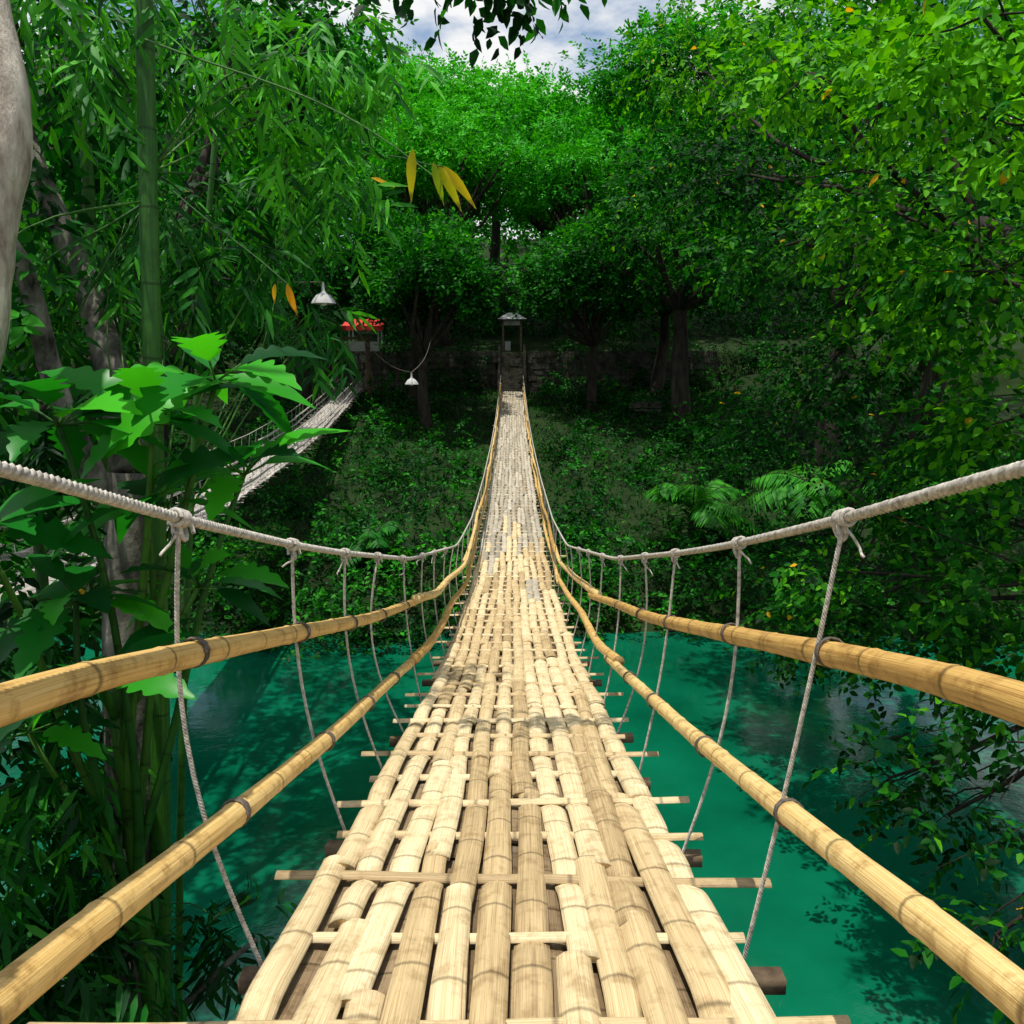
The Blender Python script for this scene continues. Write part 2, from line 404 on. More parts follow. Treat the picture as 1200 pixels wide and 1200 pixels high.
    for sgn in (-1, 1):
        for zf, xf in ((up_z, railx_u), (lo_z, railx_l)):
            y = y0; q = 0
            while y < y1:
                L = R.uniform(5.5, 7.5) + (3.0 if q == 0 else 0); yb = min(y + L, y1)
                n = max(4, int((yb - y) / .03)); Yp = np.linspace(y, yb, n)
                sd = R.random()
                s = np.concatenate([[0], np.cumsum(np.hypot(np.diff(Yp), np.diff(zf(Yp))))])
                ph = np.mod(s / .36 + sd * 7.3, 1) - .5
                taper = np.linspace(1.08, .84, n)
                rad = .0345 * taper * (1 + .12 * np.exp(-(ph / .035) ** 2) + .03 * np.sin(s * 7))
                ck = np.floor(s / .36 + sd * 7.3); kink = .005 * np.sin(ck * 12.9)
                kz = np.convolve(np.pad(kink, 4, mode='edge'), np.ones(9) / 9, 'valid')
                fr = sstep(4, 9, Yp)
                wob = .016 * np.sin(Yp * R.uniform(.8, 1.6) + R.random() * 6) * fr
                tube(rl, np.stack([cx(Yp) + sgn * xf(Yp) + wob + (q % 2) * .02, Yp, zf(Yp) + zoff + kz + .01 * np.sin(Yp * 2.1 + q * 2 + sgn) * fr + (q % 2) * .02], -1), rad, 14 if y < 8 else 8, sd)
                y = yb - .5 if yb < y1 else y1; q += 1
    rl.obj('bamboo_rails', railmat, par)
    return par
c0 = lambda y: np.asarray(y) * 0.0
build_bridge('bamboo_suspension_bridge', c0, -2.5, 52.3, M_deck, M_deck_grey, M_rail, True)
c2 = lambda y: -6.2 - .075 * np.asarray(y)
build_bridge('bamboo_suspension_bridge', c2, -2.5, 52.3, M_deck_old, M_deck_old, M_deck_old, False, zoff=.25)

# ---------------------------------------------------------------- leaves
T_KITE = (np.array([[0, 0, 0], [.42, .27, .05], [1, 0, -.06], [.42, -.27, .05]]), np.array([[0, 1, 2], [0, 2, 3]]))
def leaf_tmpl(stations, widths, droop=.2, fold=.3):
    V = []; n = len(stations)
    for s, w in zip(stations, widths):
        z = -droop * s * s
        V += [[s, w, z + fold * w], [s, 0, z], [s, -w, z + fold * w]]
    F = []
    for i in range(n - 1):
        a = i * 3; F += [[a, a + 1, a + 4], [a, a + 4, a + 3], [a + 1, a + 2, a + 5], [a + 1, a + 5, a + 4]]
    return np.array(V, float), np.array(F)
T_BROAD = leaf_tmpl([0, .3, .65, 1], [.01, .27, .2, 0.0], .15)
T_NARROW = leaf_tmpl([0, .25, .65, 1], [.01, .062, .045, 0.0], .28, .2)
st = np.linspace(0, 1, 29)
env = .30 * np.sin(np.pi * np.clip(st, 0, 1) ** .8) ** .8
lob = env * (.55 + .45 * np.abs(np.sin(st * np.pi * 5.5))) ; lob[0] = .01; lob[-1] = 0
T_LOBED = leaf_tmpl(st, lob, .42, .22)
T_LANCE = leaf_tmpl([0, .12, .3, .5, .75, 1], [.01, .1, .17, .16, .09, 0], .4, .25)

def place(mb, tmpl, base, axis, nrm, length, tint, rnd, wid=1.0):
    V, F = tmpl; n = len(base)
    axis = norm(axis); side = norm(np.cross(nrm, axis)); nn = np.cross(axis, side)
    L = np.asarray(length).reshape(-1, 1, 1)
    v = base[:, None] + L * (V[None, :, 0:1] * axis[:, None] + wid * V[None, :, 1:2] * side[:, None] + V[None, :, 2:3] * nn[:, None])
    m_ = len(V)
    f = (F[None] + (np.arange(n) * m_)[:, None, None]).reshape(-1, 3)
    at = np.zeros((n, m_, 3)); at[..., 0] = np.asarray(tint)[:, None]; at[..., 1] = V[None, :, 0]; at[..., 2] = np.asarray(rnd)[:, None]
    mb.add(v.reshape(-1, 3), [f], at.reshape(-1, 3))

def foliage(mb, centers, radii, per, leaf, tmpl=T_KITE, nper=7, droop=.3, spray=None, upw=.9, tint0=.5, tvar=.22, shell=.4, wid=1.0):
    c = np.asarray(centers, float).reshape(-1, 3); n = len(c)
    rd = np.broadcast_to(np.asarray(radii, float), (n, 3))
    per = np.broadcast_to(np.asarray(per), (n,)).astype(int)
    idx = np.repeat(np.arange(n), per); Ns = len(idx)
    d = norm(R.normal(size=(Ns, 3))); r = (shell + (1 - shell) * R.random(Ns) ** .7)[:, None]
    pos = c[idx] + rd[idx] * d * r * (1 + .15 * R.normal(size=(Ns, 1)))
    ct = np.broadcast_to(np.asarray(tint0, float), (n,)) + R.normal(0, tvar * .65, n)
    D = norm(d * .8 + R.normal(0, .45, (Ns, 3)) + np.array([0, 0, -droop]))
    U = norm(np.array([0, 0, upw]) + d * .35 + R.normal(0, .3, (Ns, 3)))
    S = norm(np.cross(D, U)); U = np.cross(S, D)
    sl = spray or leaf * nper * .38
    k = np.arange(nper)
    s = ((k + .5) / nper * sl)[None, :, None]
    base = pos[:, None] + D[:, None] * s + np.array([0, 0, -1.]) * (s ** 2) * droop * .6 / max(sl, .01)
    sg = np.where(k % 2 == 0, 1, -1)[None, :, None]
    A = D[:, None] * .65 + sg * S[:, None] * .8 + R.normal(0, .22, (Ns, nper, 3)) + np.array([0, 0, -droop * .5])
    Nn = U[:, None] + R.normal(0, .35, (Ns, nper, 3))
    tint = np.clip(ct[idx][:, None] + R.normal(0, tvar, (Ns, nper)), 0, 1)
    ln = leaf * R.uniform(.65, 1.2, (Ns, nper))
    place(mb, tmpl, base.reshape(-1, 3), A.reshape(-1, 3), Nn.reshape(-1, 3), ln.ravel(), tint.ravel(), R.random(Ns * nper), wid)

def crown_pts(c, rad, n, zmin=-.35):
    d = norm(R.normal(size=(n * 3, 3))); d = d[d[:, 2] > zmin][:n]
    return np.array(c) + np.array(rad) * d * R.uniform(.62, 1.0, (len(d), 1))

def limb_net(mb, root, r0, ends, rend=.03, tw=5, twl=1.0):
    for e in ends:
        e = np.array(e, float); L = np.linalg.norm(e - root)
        P = bend(root, e, 10, .10); tube(mb, P, np.linspace(r0 * .55, rend, 10), 7)
        for _ in range(tw):
            s = P[R.integers(5, 10)]; q = e + R.normal(0, twl * .6, 3)
            tube(mb, bend(s, q, 6, .15), np.linspace(rend * .8, rend * .2, 6), 5)

def gh(x, y): return float(ground_h(np.array(x), np.array(y)))
def far_tree(name, x, y, h, rad, nclump=34, per=70, leaf=.45, mat=M_leaf_far, tint=.5, zmin=-.3, crz=None, bark=M_bark, flat=.55):
    par = empty(name); gz = gh(x, y)
    crz = crz or h * .34
    c = np.array([x, y, gz + h - crz * .95])
    pts = crown_pts(c, (rad, rad, crz), nclump, zmin)
    wd = MB(); fork = np.array([x + R.normal(0, .3), y, gz + h * .38])
    tube(wd, bend((x, y, gz - .5), fork, 8, .06), np.linspace(.03 * h + .08, .018 * h + .05, 8), 10)
    limb_net(wd, fork, .022 * h + .05, pts[::3], .05, 2, 1.0)
    wd.obj('trunk_and_limbs', bark, par)
    lf = MB()
    cr = rad * R.uniform(.18, .36, (len(pts), 1)) * np.array([1, 1, flat])
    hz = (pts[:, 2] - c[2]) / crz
    foliage(lf, pts, cr, per, leaf, T_KITE, 7, .15, tint0=tint + .18 * hz, tvar=.22)  # leaf tint rises towards the crown top, sunlight put into the colour
    lf.obj('crown', mat, par)
    return par

for (x, y, h, r_, tn) in [
    (-7.5, 72, 20, 9, .8), (3.0, 76, 18, 9, .75), (-16, 66, 22, 9, .55), (13, 68, 22, 9, .45),
    (-2, 92, 20, 11, .8), (-24, 78, 24, 11, .5), (22, 76, 24, 11, .45), (12, 95, 20, 10, .6), (-14, 96, 22, 11, .65)]:
    far_tree('rain_tree', x, y, h, r_, 50, 58, .42, M_leaf_far, tn, flat=.36)
far_tree('rain_tree', -4.6, 61, 15.5, 7.0, 62, 66, .30, M_leaf_far, .72, zmin=-.25, crz=4.8, flat=.32)
far_tree('rain_tree', 5.2, 62, 15.0, 6.2, 54, 62, .30, M_leaf_far, .55, zmin=-.25, crz=4.8, flat=.32)
for (x, y, h, r_, tn) in [
    (-12.5, 50, 15, 5.5, .4), (9.5, 45, 17, 5.5, .35), (-19, 40, 18, 6.5, .35),
    (14, 36, 19, 6, .4), (21, 42, 20, 7, .35), (-27, 48, 22, 8, .35), (-14, 33, 15, 4.5, .35), (20, 28, 18, 6, .35),
    (4.6, 49.5, 9.8, 4.6, .4), (-6.4, 51.0, 10.6, 4.8, .4), (9.2, 53, 13, 5, .35), (-4.6, 44.5, 10.0, 3.2, .35)]:
    far_tree('broadleaf_tree', x, y, h, r_, 38, 56, .32, M_leaf_mid, tn, zmin=-.8 if h > 12.5 else -.45, crz=h * .36 if h > 12.5 else h * .27)
# deep backdrop forest
fb = MB()
cx_ = []; cr_ = []
for y_, n_ in ((104, 26), (125, 26)):
    for x_ in np.linspace(-85, 85, n_):
        xx, y2 = x_ + R.normal(0, 2), y_ + R.normal(0, 4)
        gz = gh(xx, y2)
        p = crown_pts((xx, y2, gz + 4), (5, 5, 5.0), 9); cx_.append(p); cr_.append(np.tile([[2.4, 2.4, 1.5]], (len(p), 1)))
foliage(fb, np.concatenate(cx_), np.concatenate(cr_), 16, .85, T_KITE, 7, .1, tint0=.6)
fb.obj('distant_forest', M_leaf_far)

# riverside shrubs
sb = MB(); P = []; Q = []; TT = []
for _ in range(150):
    x = R.uniform(-26, 26)
    y = 24.5 - .35 * max(0, x - 8) - .3 * max(0, -x - 12) + .8 * math.sin(x * .35) + R.uniform(-.8, 3.5)
    s = R.uniform(.7, 1.6); P.append([x, y, gh(x, y) + s * .4]); Q.append([s, s, s * .8]); TT.append(R.choice([.3, .45, .75], p=[.5, .3, .2]))
for _ in range(300):
    x = R.uniform(-24, 24); y = R.uniform(27, 55)
    if abs(x) < 1.9 and y > 40: continue
    if abs(x) < 3.2 and y > 40 and R.random() < .45: continue
    s = R.uniform(.5, 1.6) * (1 if abs(x) > 3 else .65)
    if abs(x - c2(y)) < 1.3 and y > 38: continue
    P.append([x, y, gh(x, y) + s * .35]); Q.append([s, s, s * .8]); TT.append(R.choice([.25, .4, .7], p=[.55, .3, .15]))
for _ in range(70):
    x = R.uniform(2.0, 18) * R.choice([-1, 1]); y = R.uniform(55.4, 57.6); s = R.uniform(.6, 1.3)
    if -12 < x < -8.6: continue
    P.append([x, y, (9.4 if y > 56.5 else 7.3) + R.uniform(-.4, .4)]); Q.append([s, s * .7, s * .8]); TT.append(.35)
for _ in range(130):   # understorey behind the terrace wall
    x = R.uniform(1.6, 24) * R.choice([-1, 1]); y = R.uniform(61, 68); s = R.uniform(1.2, 2.4)
    P.append([x, y, gh(x, y) + R.uniform(.5, 3.2)]); Q.append([s, s, s * .9]); TT.append(.3)
for _ in range(16):
    x = R.uniform(-3, 3); y = R.uniform(64, 68); s = R.uniform(1.5, 2.4); P.append([x, y, gh(x, y) + R.uniform(.5, 3.5)]); Q.append([s, s, s]); TT.append(.3)
foliage(sb, P, np.array(Q), 44, .23, T_KITE, 7, .3, tint0=np.array(TT), tvar=.24)
sb.obj('riverside_shrubs', M_shrub)
gc = MB(); n = 20000
x = R.uniform(-14, 14, n); y = R.uniform(25.5, 56, n); z = ground_h(x, y)
place(gc, T_NARROW, np.stack([x, y, z], -1), np.stack([R.normal(0, .8, n), R.normal(0, .8, n), np.ones(n)], -1), R.normal(size=(n, 3)), R.uniform(.12, .36, n), np.clip(R.normal(.4, .25, n), 0, 1), R.random(n), 1.8)
gc.obj('grass', M_shrub)

# palms
def palm(name, x, y, h, fl, nf, leafmat=M_leaf_bam, tint=.65):
    par = empty(name); gz = gh(x, y)
    top = np.array([x + .2, y, gz + h]); w = MB(); tube(w, bend((x, y, gz - .3), top, 8, .05), np.linspace(.16, .1, 8), 8)
    l = MB()
    for k in range(nf):
        az = k * 2.4 + R.normal(0, .2); el = R.uniform(.1, 1.1)
        d = np.array([math.cos(az) * math.cos(el), math.sin(az) * math.cos(el), math.sin(el)])
        t = np.linspace(0, 1, 26)[:, None]; rib = top + d * fl * t + np.array([0, 0, -1]) * fl * .55 * t ** 2
        tube(w, rib, np.linspace(.025, .006, 26), 4)
        tg = norm(np.gradient(rib, axis=0)); sd = norm(np.cross(tg, [0, 0, 1.])); upv = np.cross(sd, tg)
        for sgn in (-1, 1):
            A = sgn * sd + tg * .7 + np.array([0, 0, -.35]) + R.normal(0, .08, sd.shape)
            ln = fl * .34 * np.sin(np.pi * (.12 + .85 * t[:, 0]))
            place(l, T_NARROW, rib, A, upv, ln, np.clip(R.normal(tint, .1, 26), 0, 1), R.random(26) * .9, 1.2)
    w.obj('trunk', M_bark, par); l.obj('fronds', leafmat, par)
palm('palm_tree', 10.2, 28.5, 2.6, 2.6, 15)
palm('palm_tree', 6.2, 28.5, 1.6, 2.6, 15)
palm('palm_tree', 13, 26, 3.2, 2.5, 14)
palm('palm_tree', -5.0, 27.5, .8, 1.8, 12, tint=.5)

# ---------------------------------------------------------------- right overhanging tree
par = empty('overhanging_river_tree')
w = MB(); root = np.array([9.6, 8.5, 5.2])
tube(w, bend((9.8, 8.0, .2), root, 8, .05), np.linspace(.5, .36, 8), 12)
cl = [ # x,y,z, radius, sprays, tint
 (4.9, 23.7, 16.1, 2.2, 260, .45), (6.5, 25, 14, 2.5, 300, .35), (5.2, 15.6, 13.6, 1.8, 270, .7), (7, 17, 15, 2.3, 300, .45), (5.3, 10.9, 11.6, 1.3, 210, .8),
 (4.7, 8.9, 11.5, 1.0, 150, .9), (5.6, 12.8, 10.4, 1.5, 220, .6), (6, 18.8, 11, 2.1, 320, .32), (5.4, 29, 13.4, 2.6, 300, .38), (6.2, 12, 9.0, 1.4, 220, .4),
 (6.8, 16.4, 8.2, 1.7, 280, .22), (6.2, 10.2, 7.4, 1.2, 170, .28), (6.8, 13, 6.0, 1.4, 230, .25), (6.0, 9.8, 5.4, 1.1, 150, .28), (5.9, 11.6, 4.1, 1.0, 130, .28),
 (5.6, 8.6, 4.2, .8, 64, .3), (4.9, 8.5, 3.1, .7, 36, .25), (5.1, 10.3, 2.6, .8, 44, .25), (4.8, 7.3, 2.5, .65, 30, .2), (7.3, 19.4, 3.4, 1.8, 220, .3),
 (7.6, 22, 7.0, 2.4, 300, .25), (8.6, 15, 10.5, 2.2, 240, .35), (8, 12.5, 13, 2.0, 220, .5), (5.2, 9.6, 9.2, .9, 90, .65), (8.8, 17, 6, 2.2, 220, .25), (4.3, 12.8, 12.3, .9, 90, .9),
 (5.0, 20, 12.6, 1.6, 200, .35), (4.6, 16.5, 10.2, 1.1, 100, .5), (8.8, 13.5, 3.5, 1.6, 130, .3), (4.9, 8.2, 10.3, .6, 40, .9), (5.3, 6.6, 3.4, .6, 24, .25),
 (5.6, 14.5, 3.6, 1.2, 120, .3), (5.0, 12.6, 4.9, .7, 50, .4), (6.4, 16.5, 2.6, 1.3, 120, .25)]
cl = np.array(cl)
f1 = np.array([8.6, 11, 8.5]); f2 = np.array([8.2, 15, 10.5])
tube(w, bend(root, f1, 8, .06), np.linspace(.36, .26, 8), 10); tube(w, bend(f1, f2, 8, .06), np.linspace(.26, .2, 8), 10)
for q in cl:
    c = q[:3]; st_ = root if c[2] < 6.5 and c[1] < 15 else (f1 if c[1] < 15 else f2)
    limb_net(w, st_, .15 if st_ is root else .16, [c], .02, 7, q[3])
w.obj('trunk_and_limbs', M_bark, par)
l = MB()
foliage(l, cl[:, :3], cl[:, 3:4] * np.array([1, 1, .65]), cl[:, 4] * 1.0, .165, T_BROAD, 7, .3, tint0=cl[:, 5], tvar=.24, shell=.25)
l.obj('crown', M_leaf_right, par)

# ---------------------------------------------------------------- left bank trees
par = empty('riverbank_tree')
w = MB(); root = np.array([-6.3, 9.5, 6.5]); tube(w, bend((-6.6, 7.5, .5), root, 8, .05), np.linspace(.34, .26, 8), 10)
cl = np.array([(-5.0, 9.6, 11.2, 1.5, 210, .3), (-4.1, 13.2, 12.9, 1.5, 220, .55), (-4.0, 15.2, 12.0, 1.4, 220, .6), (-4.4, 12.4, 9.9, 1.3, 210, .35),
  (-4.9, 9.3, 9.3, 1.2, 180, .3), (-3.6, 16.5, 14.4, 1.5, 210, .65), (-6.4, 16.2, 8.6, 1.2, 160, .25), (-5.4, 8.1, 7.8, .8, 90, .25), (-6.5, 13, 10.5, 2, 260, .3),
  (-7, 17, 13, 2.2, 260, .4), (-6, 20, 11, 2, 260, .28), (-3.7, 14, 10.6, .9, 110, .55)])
for q in cl: limb_net(w, root, .2, [q[:3]], .03, 6, q[3])
w.obj('trunk_and_limbs', M_bark, par)
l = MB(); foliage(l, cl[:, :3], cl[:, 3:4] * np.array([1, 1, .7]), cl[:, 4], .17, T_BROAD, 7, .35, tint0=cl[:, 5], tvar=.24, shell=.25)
l.obj('crown', M_leaf_mid, par)

# pale trunk at far left
par = empty('pale_barked_tree')
w = MB(); P = np.array([[-3.0, 3.2, 3.0], [-2.85, 3.35, 5.5], [-2.50, 3.45, 7.2], [-2.28, 3.6, 8.2], [-2.20, 3.75, 9.2], [-2.33, 3.9, 10.6], [-2.6, 4, 12.5]])
t = np.linspace(0, 1, 7); tt = np.linspace(0, 1, 120)
P = np.stack([np.interp(tt, t, P[:, k]) for k in range(3)], -1); P[:, 0] += .03 * np.sin(tt * 23)
nr = np.convolve(R.normal(size=124), np.ones(5) / 5, 'valid')
tube(w, P, np.linspace(.15, .09, 120) * (1 + .06 * np.sin(tt * 41) + .12 * nr), 18)
ends = [(-1.6, 3.5, 12.6), (-3.4, 5, 13.2), (-2, 5.4, 13.5), (-.3, 4.6, 11.0)]
limb_net(w, P[-14], .12, ends, .02, 5, .6)
tube(w, bend((-.3, 4.6, 11.0), (-.2, 4.5, 10.1), 6, .1), np.linspace(.015, .004, 6), 5)
w.obj('trunk_and_limbs', M_palebark, par)
l = MB(); foliage(l, np.array([(-3.4, 5, 13.2), (-2, 5.4, 13.5)]), .8, 50, .14, T_BROAD, 7, .4, tint0=.4)
foliage(l, [(-.15, 4.5, 9.95), (-.45, 4.5, 10.1), (.12, 4.6, 10.08), (-.1, 4.5, 10.25)], (.24, .18, .12), 14, .095, T_BROAD, 6, .5, tint0=.1)
l.obj('crown', M_leaf_mid, par)

# dark patchy trunk beside the bamboo
par = empty('slender_tree')
w = MB(); P = bend((-2.5, 4.6, 2.0), (-2.3, 4.9, 7.4), 16, .02); tube(w, P, np.linspace(.21, .13, 16), 12)
tube(w, bend(P[-1], (-3.2, 5.6, 10), 8, .1), np.linspace(.12, .05, 8), 8); tube(w, bend(P[-2], (-2.9, 4.4, 9), 8, .1), np.linspace(.08, .04, 8), 8)
tube(w, bend(P[5], (-1.6, 4.6, 4.5), 8, .1), np.linspace(.04, .015, 8), 6)
w.obj('trunk_and_limbs', M_patchbark, par)
l = MB(); foliage(l, [(-3.2, 5.6, 9.8), (-3.3, 4.8, 9), (-3, 5, 8.1), (-3.3, 5.5, 6.6), (-3.2, 5, 5.6), (-3.6, 5.6, 4.6), (-3.4, 5, 3.6)], .75, 70, .13, T_BROAD, 7, .4, tint0=.22, shell=.1)
l.obj('crown', M_leaf_mid, par)

# green bamboo grove
par = empty('bamboo_clump')
w = MB(); l = MB()
def culm(p0, p1, r0, r1):
    n = 60; P = bend(p0, p1, n, .015); L = np.linalg.norm(np.array(p1) - np.array(p0)); s = np.linspace(0, L, n); sd = R.random()
    ph = np.mod(s / .42 + sd * 7.3, 1) - .5
    tube(w, P, np.linspace(r0, r1, n) * (1 + .09 * np.exp(-(ph / .06) ** 2)), 12, sd); return P
culms = [((-2.25, 4.4, 3.0), (-1.98, 5.0, 11.5), .062, .045), ((-2.8, 5.2, 2.5), (-2.9, 6.2, 12), .05, .035), ((-3.4, 5.6, 2.5), (-3.6, 6.4, 12), .05, .035), ((-2.9, 6.2, 2), (-2.2, 7.2, 11.5), .035, .02)]
ps = [culm(*c) for c in culms]
bc = np.array([ # x y z rad sprays tint
 (-2.4, 5.2, 10.0, .8, 75, .4), (-1.7, 6, 10.0, .7, 60, .6), (-1.5, 6.3, 9.4, .6, 50, .65), (-2.3, 6.2, 8.9, .7, 60, .4), (-1.9, 5.6, 8.7, .5, 40, .55),
 (-3.0, 5.6, 8.6, .8, 60, .35), (-1.2, 6.5, 10.2, .5, 36, .6), (-1.4, 6, 8.3, .35, 18, .7), (-3, 5, 7.6, .7, 50, .3),
 (-2.7, 4.3, 4.9, .6, 90, .35), (-2.6, 4.0, 5.7, .5, 70, .35), (-3.1, 5, 4.2, .7, 90, .3), (-1.95, 4.8, 4.4, .35, 22, .4), (-2.9, 4.6, 6.3, .5, 60, .3), (-2.5, 4.0, 4.2, .5, 70, .3), (-2.3, 3.8, 4.9, .4, 40, .45)])
for q in bc:
    a = ps[0][R.integers(15, 55)] if q[2] > 7 else ps[1][R.integers(3, 18)]
    for _ in range(4):
        tube(w, bend(a, q[:3] + R.normal(0, q[3] * .5, 3), 8, .1, -.1), np.linspace(.008, .0025, 8), 5)
foliage(l, bc[:, :3], bc[:, 3:4] * np.array([1, 1, .8]), bc[:, 4], .2, T_NARROW, 8, .8, spray=.22, tint0=bc[:, 5], tvar=.26, shell=.1, wid=1.4)
w.obj('culms', M_culm, par); l.obj('leaves', M_leaf_bam, par)
# yellowing hanging leaves on a thin twig
w = MB(); l = MB(); py = empty('yellowing_bamboo_twig')
tw = bend((-1.9, 4.6, 9.7), (-.2, 3.3, 8.66), 14, .03, -.12); tube(w, tw, np.linspace(.006, .0025, 14), 5)
b_ = np.array([[-.36, 3.15, 8.80], [-.29, 3.18, 8.76], [-.27, 3.18, 8.75], [-.25, 3.16, 8.74]])
place(l, T_LANCE, b_, np.array([[-.1, 0, -1], [.25, 0, -1], [.5, .1, -.9], [.9, 0, -1.]]), np.array([[0, -1, .1]] * 4), np.array([.18, .15, .18, .18]), np.array([.3, .0, .2, .5]), np.zeros(4), .6)
tube(w, bend((-.5, 3.5, 8.86), (-.25, 3.16, 8.74), 6, .03), .0025, 5)
b_ = np.array([[-.93, 3.5, 8.36], [-.98, 3.5, 8.36]])
place(l, T_LANCE, b_, np.array([[.2, 0, -1], [-.2, 0, -1.]]), np.array([[0, -1, .1]] * 2), np.array([.13, .08]), np.array([.9, .7]), np.zeros(2), .7)
tube(w, bend((-1.7, 4.3, 8.9), (-.93, 3.5, 8.36), 8, .05), .003, 5)
w.obj('twigs', M_culm, py); l.obj('leaves', M_leaf_yel, py)

# large lobed-leaf plant
par = empty('breadfruit_plant')
w = MB(); l = MB()
trunk_top = np.array([-2.15, 4.2, 6.3])
tube(w, bend((-2.2, 4.2, 2.8), trunk_top, 10, .03), np.linspace(.06, .045, 10), 8)
for (x, y, z, n_, ln) in [(-1.5, 4.2, 7.95, 12, .5), (-2.15, 3.9, 7.75, 12, .5), (-1.9, 4.2, 7.3, 12, .5), (-2.2, 4.0, 6.85, 12, .46), (-1.45, 4.4, 7.45, 11, .44),
                          (-2.45, 3.7, 7.25, 11, .5), (-1.7, 4.3, 6.85, 10, .42), (-2.45, 3.9, 6.2, 10, .42), (-1.75, 4.0, 7.75, 9, .42), (-2.0, 3.8, 6.5, 10, .4)]:
    nd = np.array([x, y, z]); tube(w, bend(trunk_top - np.array([0, 0, R.uniform(0, 1.5)]), nd, 10, .06), np.linspace(.03, .014, 10), 7)
    for k in range(n_):
        az = k * 2.39 + R.normal(0, .2); el = R.uniform(-.2, .9)
        d = np.array([math.cos(az) * math.cos(el), math.sin(az) * math.cos(el), math.sin(el)])
        pe = nd + d * R.uniform(.06, .16); tube(w, np.linspace(nd, pe, 4), .006, 5)
        place(l, T_LOBED if k % 3 else T_LANCE, pe[None], (d + np.array([0, 0, -.2]))[None], np.array([[0, -.35, 1.]]) + R.normal(0, .2, (1, 3)), [ln * R.uniform(.65, 1.1)], [np.clip(R.normal(.5, .3), 0, 1)], [R.random() * .5], .85 if k % 3 else 1.1)
w.obj('stems', M_culm, par); l.obj('leaves', M_leaf_big, par)

# ---------------------------------------------------------------- far end structures
par = empty('stone_retaining_wall')
for a_, b_ in ((-14, -.95), (.95, 14)):
    w = MB(); row = 0
    for zz in np.arange(5.8, 9.3, .4):
        xq = a_ - (row % 2) * .3
        while xq < b_ - .2:
            L = R.uniform(.45, .8); x1 = min(xq + L, b_)
            if x1 > a_ + .1:
                x0_ = max(xq, a_)
                box(w, ((x0_ + x1) / 2, 56.55 + R.uniform(-.04, .04), zz + .19), (x1 - x0_ - .02, .7, .37), (0, R.random(), R.random()))
            xq = x1
        row += 1
    w.obj('masonry', M_stone, par, False)
par = empty('stone_steps')
w = MB()
for k in range(16):
    box(w, (0, 52.5 + k * .28 + .4, 6.72 + k * .17 - .3), (1.5, .8, .6 - .004), (0, 0, R.random()))
for sx in (-.84, .84):
    for k in range(8):
        box(w, (sx, 52.8 + k * .56, 6.9 + k * .34), (.16, .57, 1.1))
w.obj('treads_and_cheeks', M_stone, par, False)
par = empty('entrance_pavilion')
w = MB()
for sx in (-.62, .62):
    for sy in (58.2, 59.8): box(w, (sx, sy, 10.4), (.12, .12, 2.5))
w.obj('posts', M_wood, par, False)
w = MB(); v = [[-1.0, 57.8, 11.6], [1.0, 57.8, 11.6], [1.0, 60.2, 11.6], [-1.0, 60.2, 11.6], [-.3, 59, 12.1], [.3, 59, 12.1]]
w.add(v, [np.array([[0, 1, 5, 4], [2, 3, 4, 5]]), np.array([[1, 2, 5], [3, 0, 4]]), np.array([[3, 2, 1, 0]])])
w.obj('roof', M_grey, par, False)
w = MB(); box(w, (0, 58.15, 11.35), (1.1, .06, .3)); box(w, (-.3, 58.5, 9.7), (.4, .4, .8)); w.obj('board', M_grey, par, False)
par = empty('souvenir_stall')
w = MB()
for sx in (-11.2, -9.2):
    for sy in (57.6, 59): box(w, (sx, sy, 10.2), (.1, .1, 2.2))
box(w, (-10.2, 57.75, 9.6), (1.9, .5, .9)); w.obj('frame_and_counter', M_white, par, False)
w = MB(); w.add([[-11.6, 57.1, 11.1], [-8.8, 57.1, 11.1], [-8.8, 59.3, 11.7], [-11.6, 59.3, 11.7], [-11.6, 57.1, 10.8], [-8.8, 57.1, 10.8]], [np.array([[0, 1, 2, 3], [4, 5, 1, 0]])])
w.obj('awning', M_red, par, False)
par = empty('park_bench')
w = MB(); gz = gh(7.6, 47.)
box(w, (7.6, 47, gz + .45), (1.8, .45, .08)); box(w, (7.6, 47.25, gz + .75), (1.8, .07, .35))
for sx in (-.75, .75): box(w, (7.6 + sx, 47, gz + .2), (.12, .4, .42))
w.obj('seat_backrest_legs', M_stone, par, False)

par = empty('bridge_gate_posts')
w = MB()
for q in (-1.05, 1.05):
    x = float(c2(52.6)) + q
    tube(w, [(x, 52.6, 5), (x, 52.6, 10.2)], .16, 8)
box(w, (float(c2(52.6)), 52.6, 10.1), (2.6, .16, .16))
w.obj('timber_posts', M_wood, par)
def lamp(x, y, z, s=.2):
    par = empty('pendant_lamp'); w = MB()
    prof_ = [(0.02, .34), (.03, .2), (.05, .16), (.12, .12), (.19, .03), (.21, -.02)]
    th = np.linspace(0, 2 * np.pi, 20, endpoint=False)
    v = np.array([[x + r_ * s / .2 * np.cos(t), y + r_ * s / .2 * np.sin(t), z + h * s / .2] for r_, h in prof_ for t in th])
    i = np.arange(len(prof_) - 1)[:, None] * 20; j = np.arange(20)[None]; k = (j + 1) % 20
    w.add(v, [np.stack([i + j, i + k, i + 20 + k, i + 20 + j], -1).reshape(-1, 4)]); w.obj('shade', M_grey, par)
    w = MB()
    tube(w, [(x, y, z + s * .4), (x, y, z + s * .1), (x, y, z - s * .15), (x, y, z - s * .3)], [.02, s * .3, s * .3, .01], 10); w.obj('bulb', M_white, par)
lamp(-2.75, 12.3, 9.0, .17); lamp(-2.6, 21.5, 7.7, .17)
par = empty('overhead_cable'); w = MB()
tube(w, bend((-4.8, 9.4, 9.4), (-2.75, 12.3, 9.29), 14, 0, .15), .008, 5)
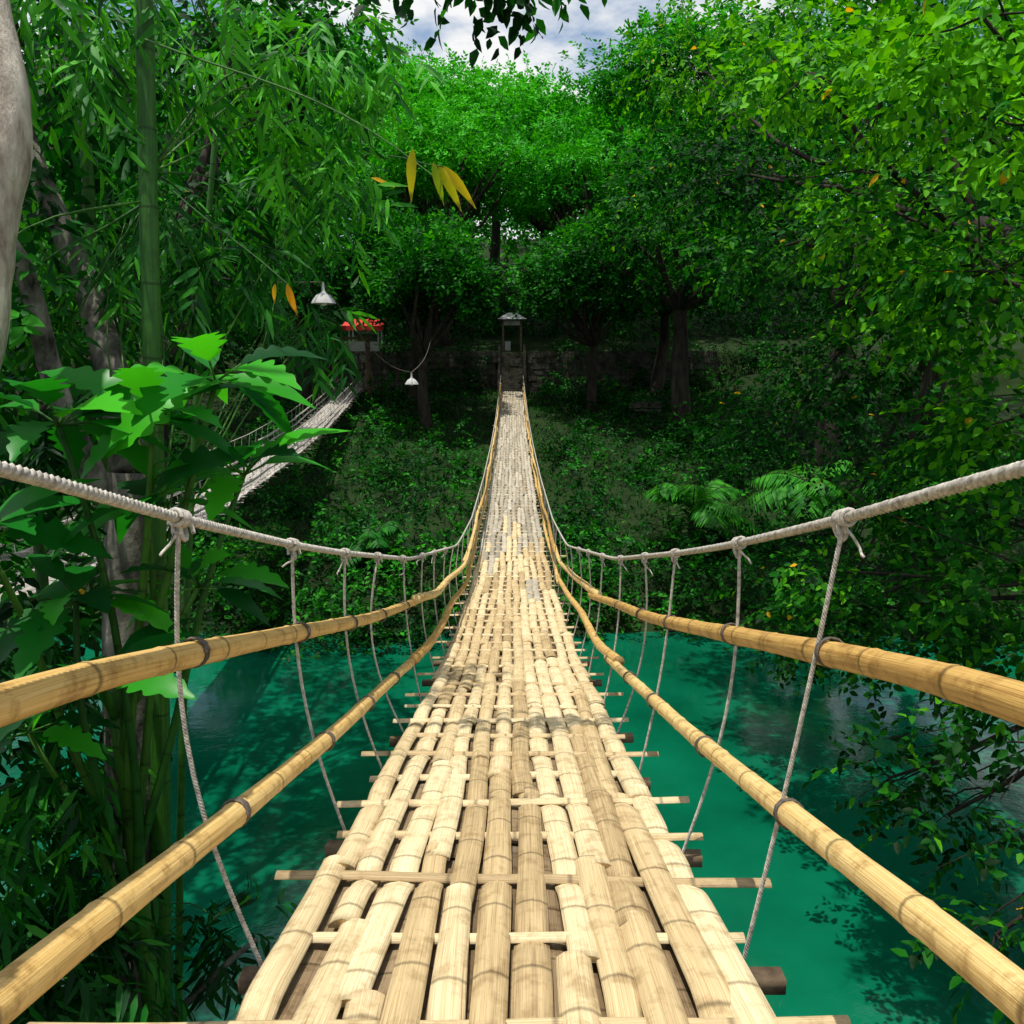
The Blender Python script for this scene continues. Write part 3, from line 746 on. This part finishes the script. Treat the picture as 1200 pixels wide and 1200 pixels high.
tube(w, bend((-2.75, 12.3, 9.29), (-2.6, 21.5, 7.99), 20, 0, .35), .009, 5)
tube(w, bend((-2.6, 21.5, 7.99), (-5.2, 57.4, 12.5), 24, 0, 1.0), .012, 5)
w.obj('cable', M_wire, par)

# ---------------------------------------------------------------- light, sky, camera
sd = np.array([-.10, -.10, .93]); sd = sd / np.linalg.norm(sd)   # toward the sun
sun = bpy.data.lights.new('sun', 'SUN'); sun.energy = 5.0; sun.angle = math.radians(.6); sun.color = (1, .96, .88)
so = bpy.data.objects.new('sun', sun); scene.collection.objects.link(so)
so.rotation_euler = Vector(sd).to_track_quat('Z', 'Y').to_euler()
wld = bpy.data.worlds.new('World'); scene.world = wld; wld.use_nodes = True
nt = wld.node_tree; nt.nodes.clear()
sk = N(nt, 'ShaderNodeTexSky', sky_type='NISHITA'); sk.sun_disc = False
sk.sun_elevation = math.asin(sd[2]); sk.sun_rotation = math.atan2(sd[0], sd[1])
tc = N(nt, 'ShaderNodeTexCoord')
mp = N(nt, 'ShaderNodeMapping'); mp.inputs['Scale'].default_value = (1, 1, 2.2); nt.links.new(tc.outputs['Generated'], mp.inputs[0])
cn = N(nt, 'ShaderNodeTexNoise'); cn.inputs['Scale'].default_value = 4.5; cn.inputs['Detail'].default_value = 8; cn.inputs['Roughness'].default_value = .55
nt.links.new(mp.outputs[0], cn.inputs['Vector'])
cr = ramp(nt, [(.42, (0, 0, 0)), (.54, (1, 1, 1))], cn.outputs[0])
cs = N(nt, 'ShaderNodeTexNoise'); cs.inputs['Scale'].default_value = 9; cs.inputs['Detail'].default_value = 5
nt.links.new(mp.outputs[0], cs.inputs['Vector'])
cc = ramp(nt, [(.3, (.80, .87, .95)), (.55, (1, 1, 1))], cs.outputs[0])
cc10 = mixc(nt, 1.0, cc.outputs[0], (12.0, 12.0, 12.0), 'MULTIPLY')
skb = mixc(nt, 1.0, sk.outputs[0], (1.9, 1.9, 1.8), 'MULTIPLY')
mx = mixc(nt, cr.outputs[0], skb, cc10)
bg = N(nt, 'ShaderNodeBackground'); bg.inputs[1].default_value = .08
nt.links.new(mx, bg.inputs[0]); ow = N(nt, 'ShaderNodeOutputWorld'); nt.links.new(bg.outputs[0], ow.inputs[0])

cam = bpy.data.cameras.new('camera'); cam.sensor_width = 36; cam.lens = 28.8; cam.clip_end = 3000; cam.clip_start = .05
co = bpy.data.objects.new('camera', cam); scene.collection.objects.link(co)
co.location = (0, 0, CAM_Z); co.rotation_euler = (math.radians(90 - 9.7), 0, 0)
scene.camera = co
print('done')
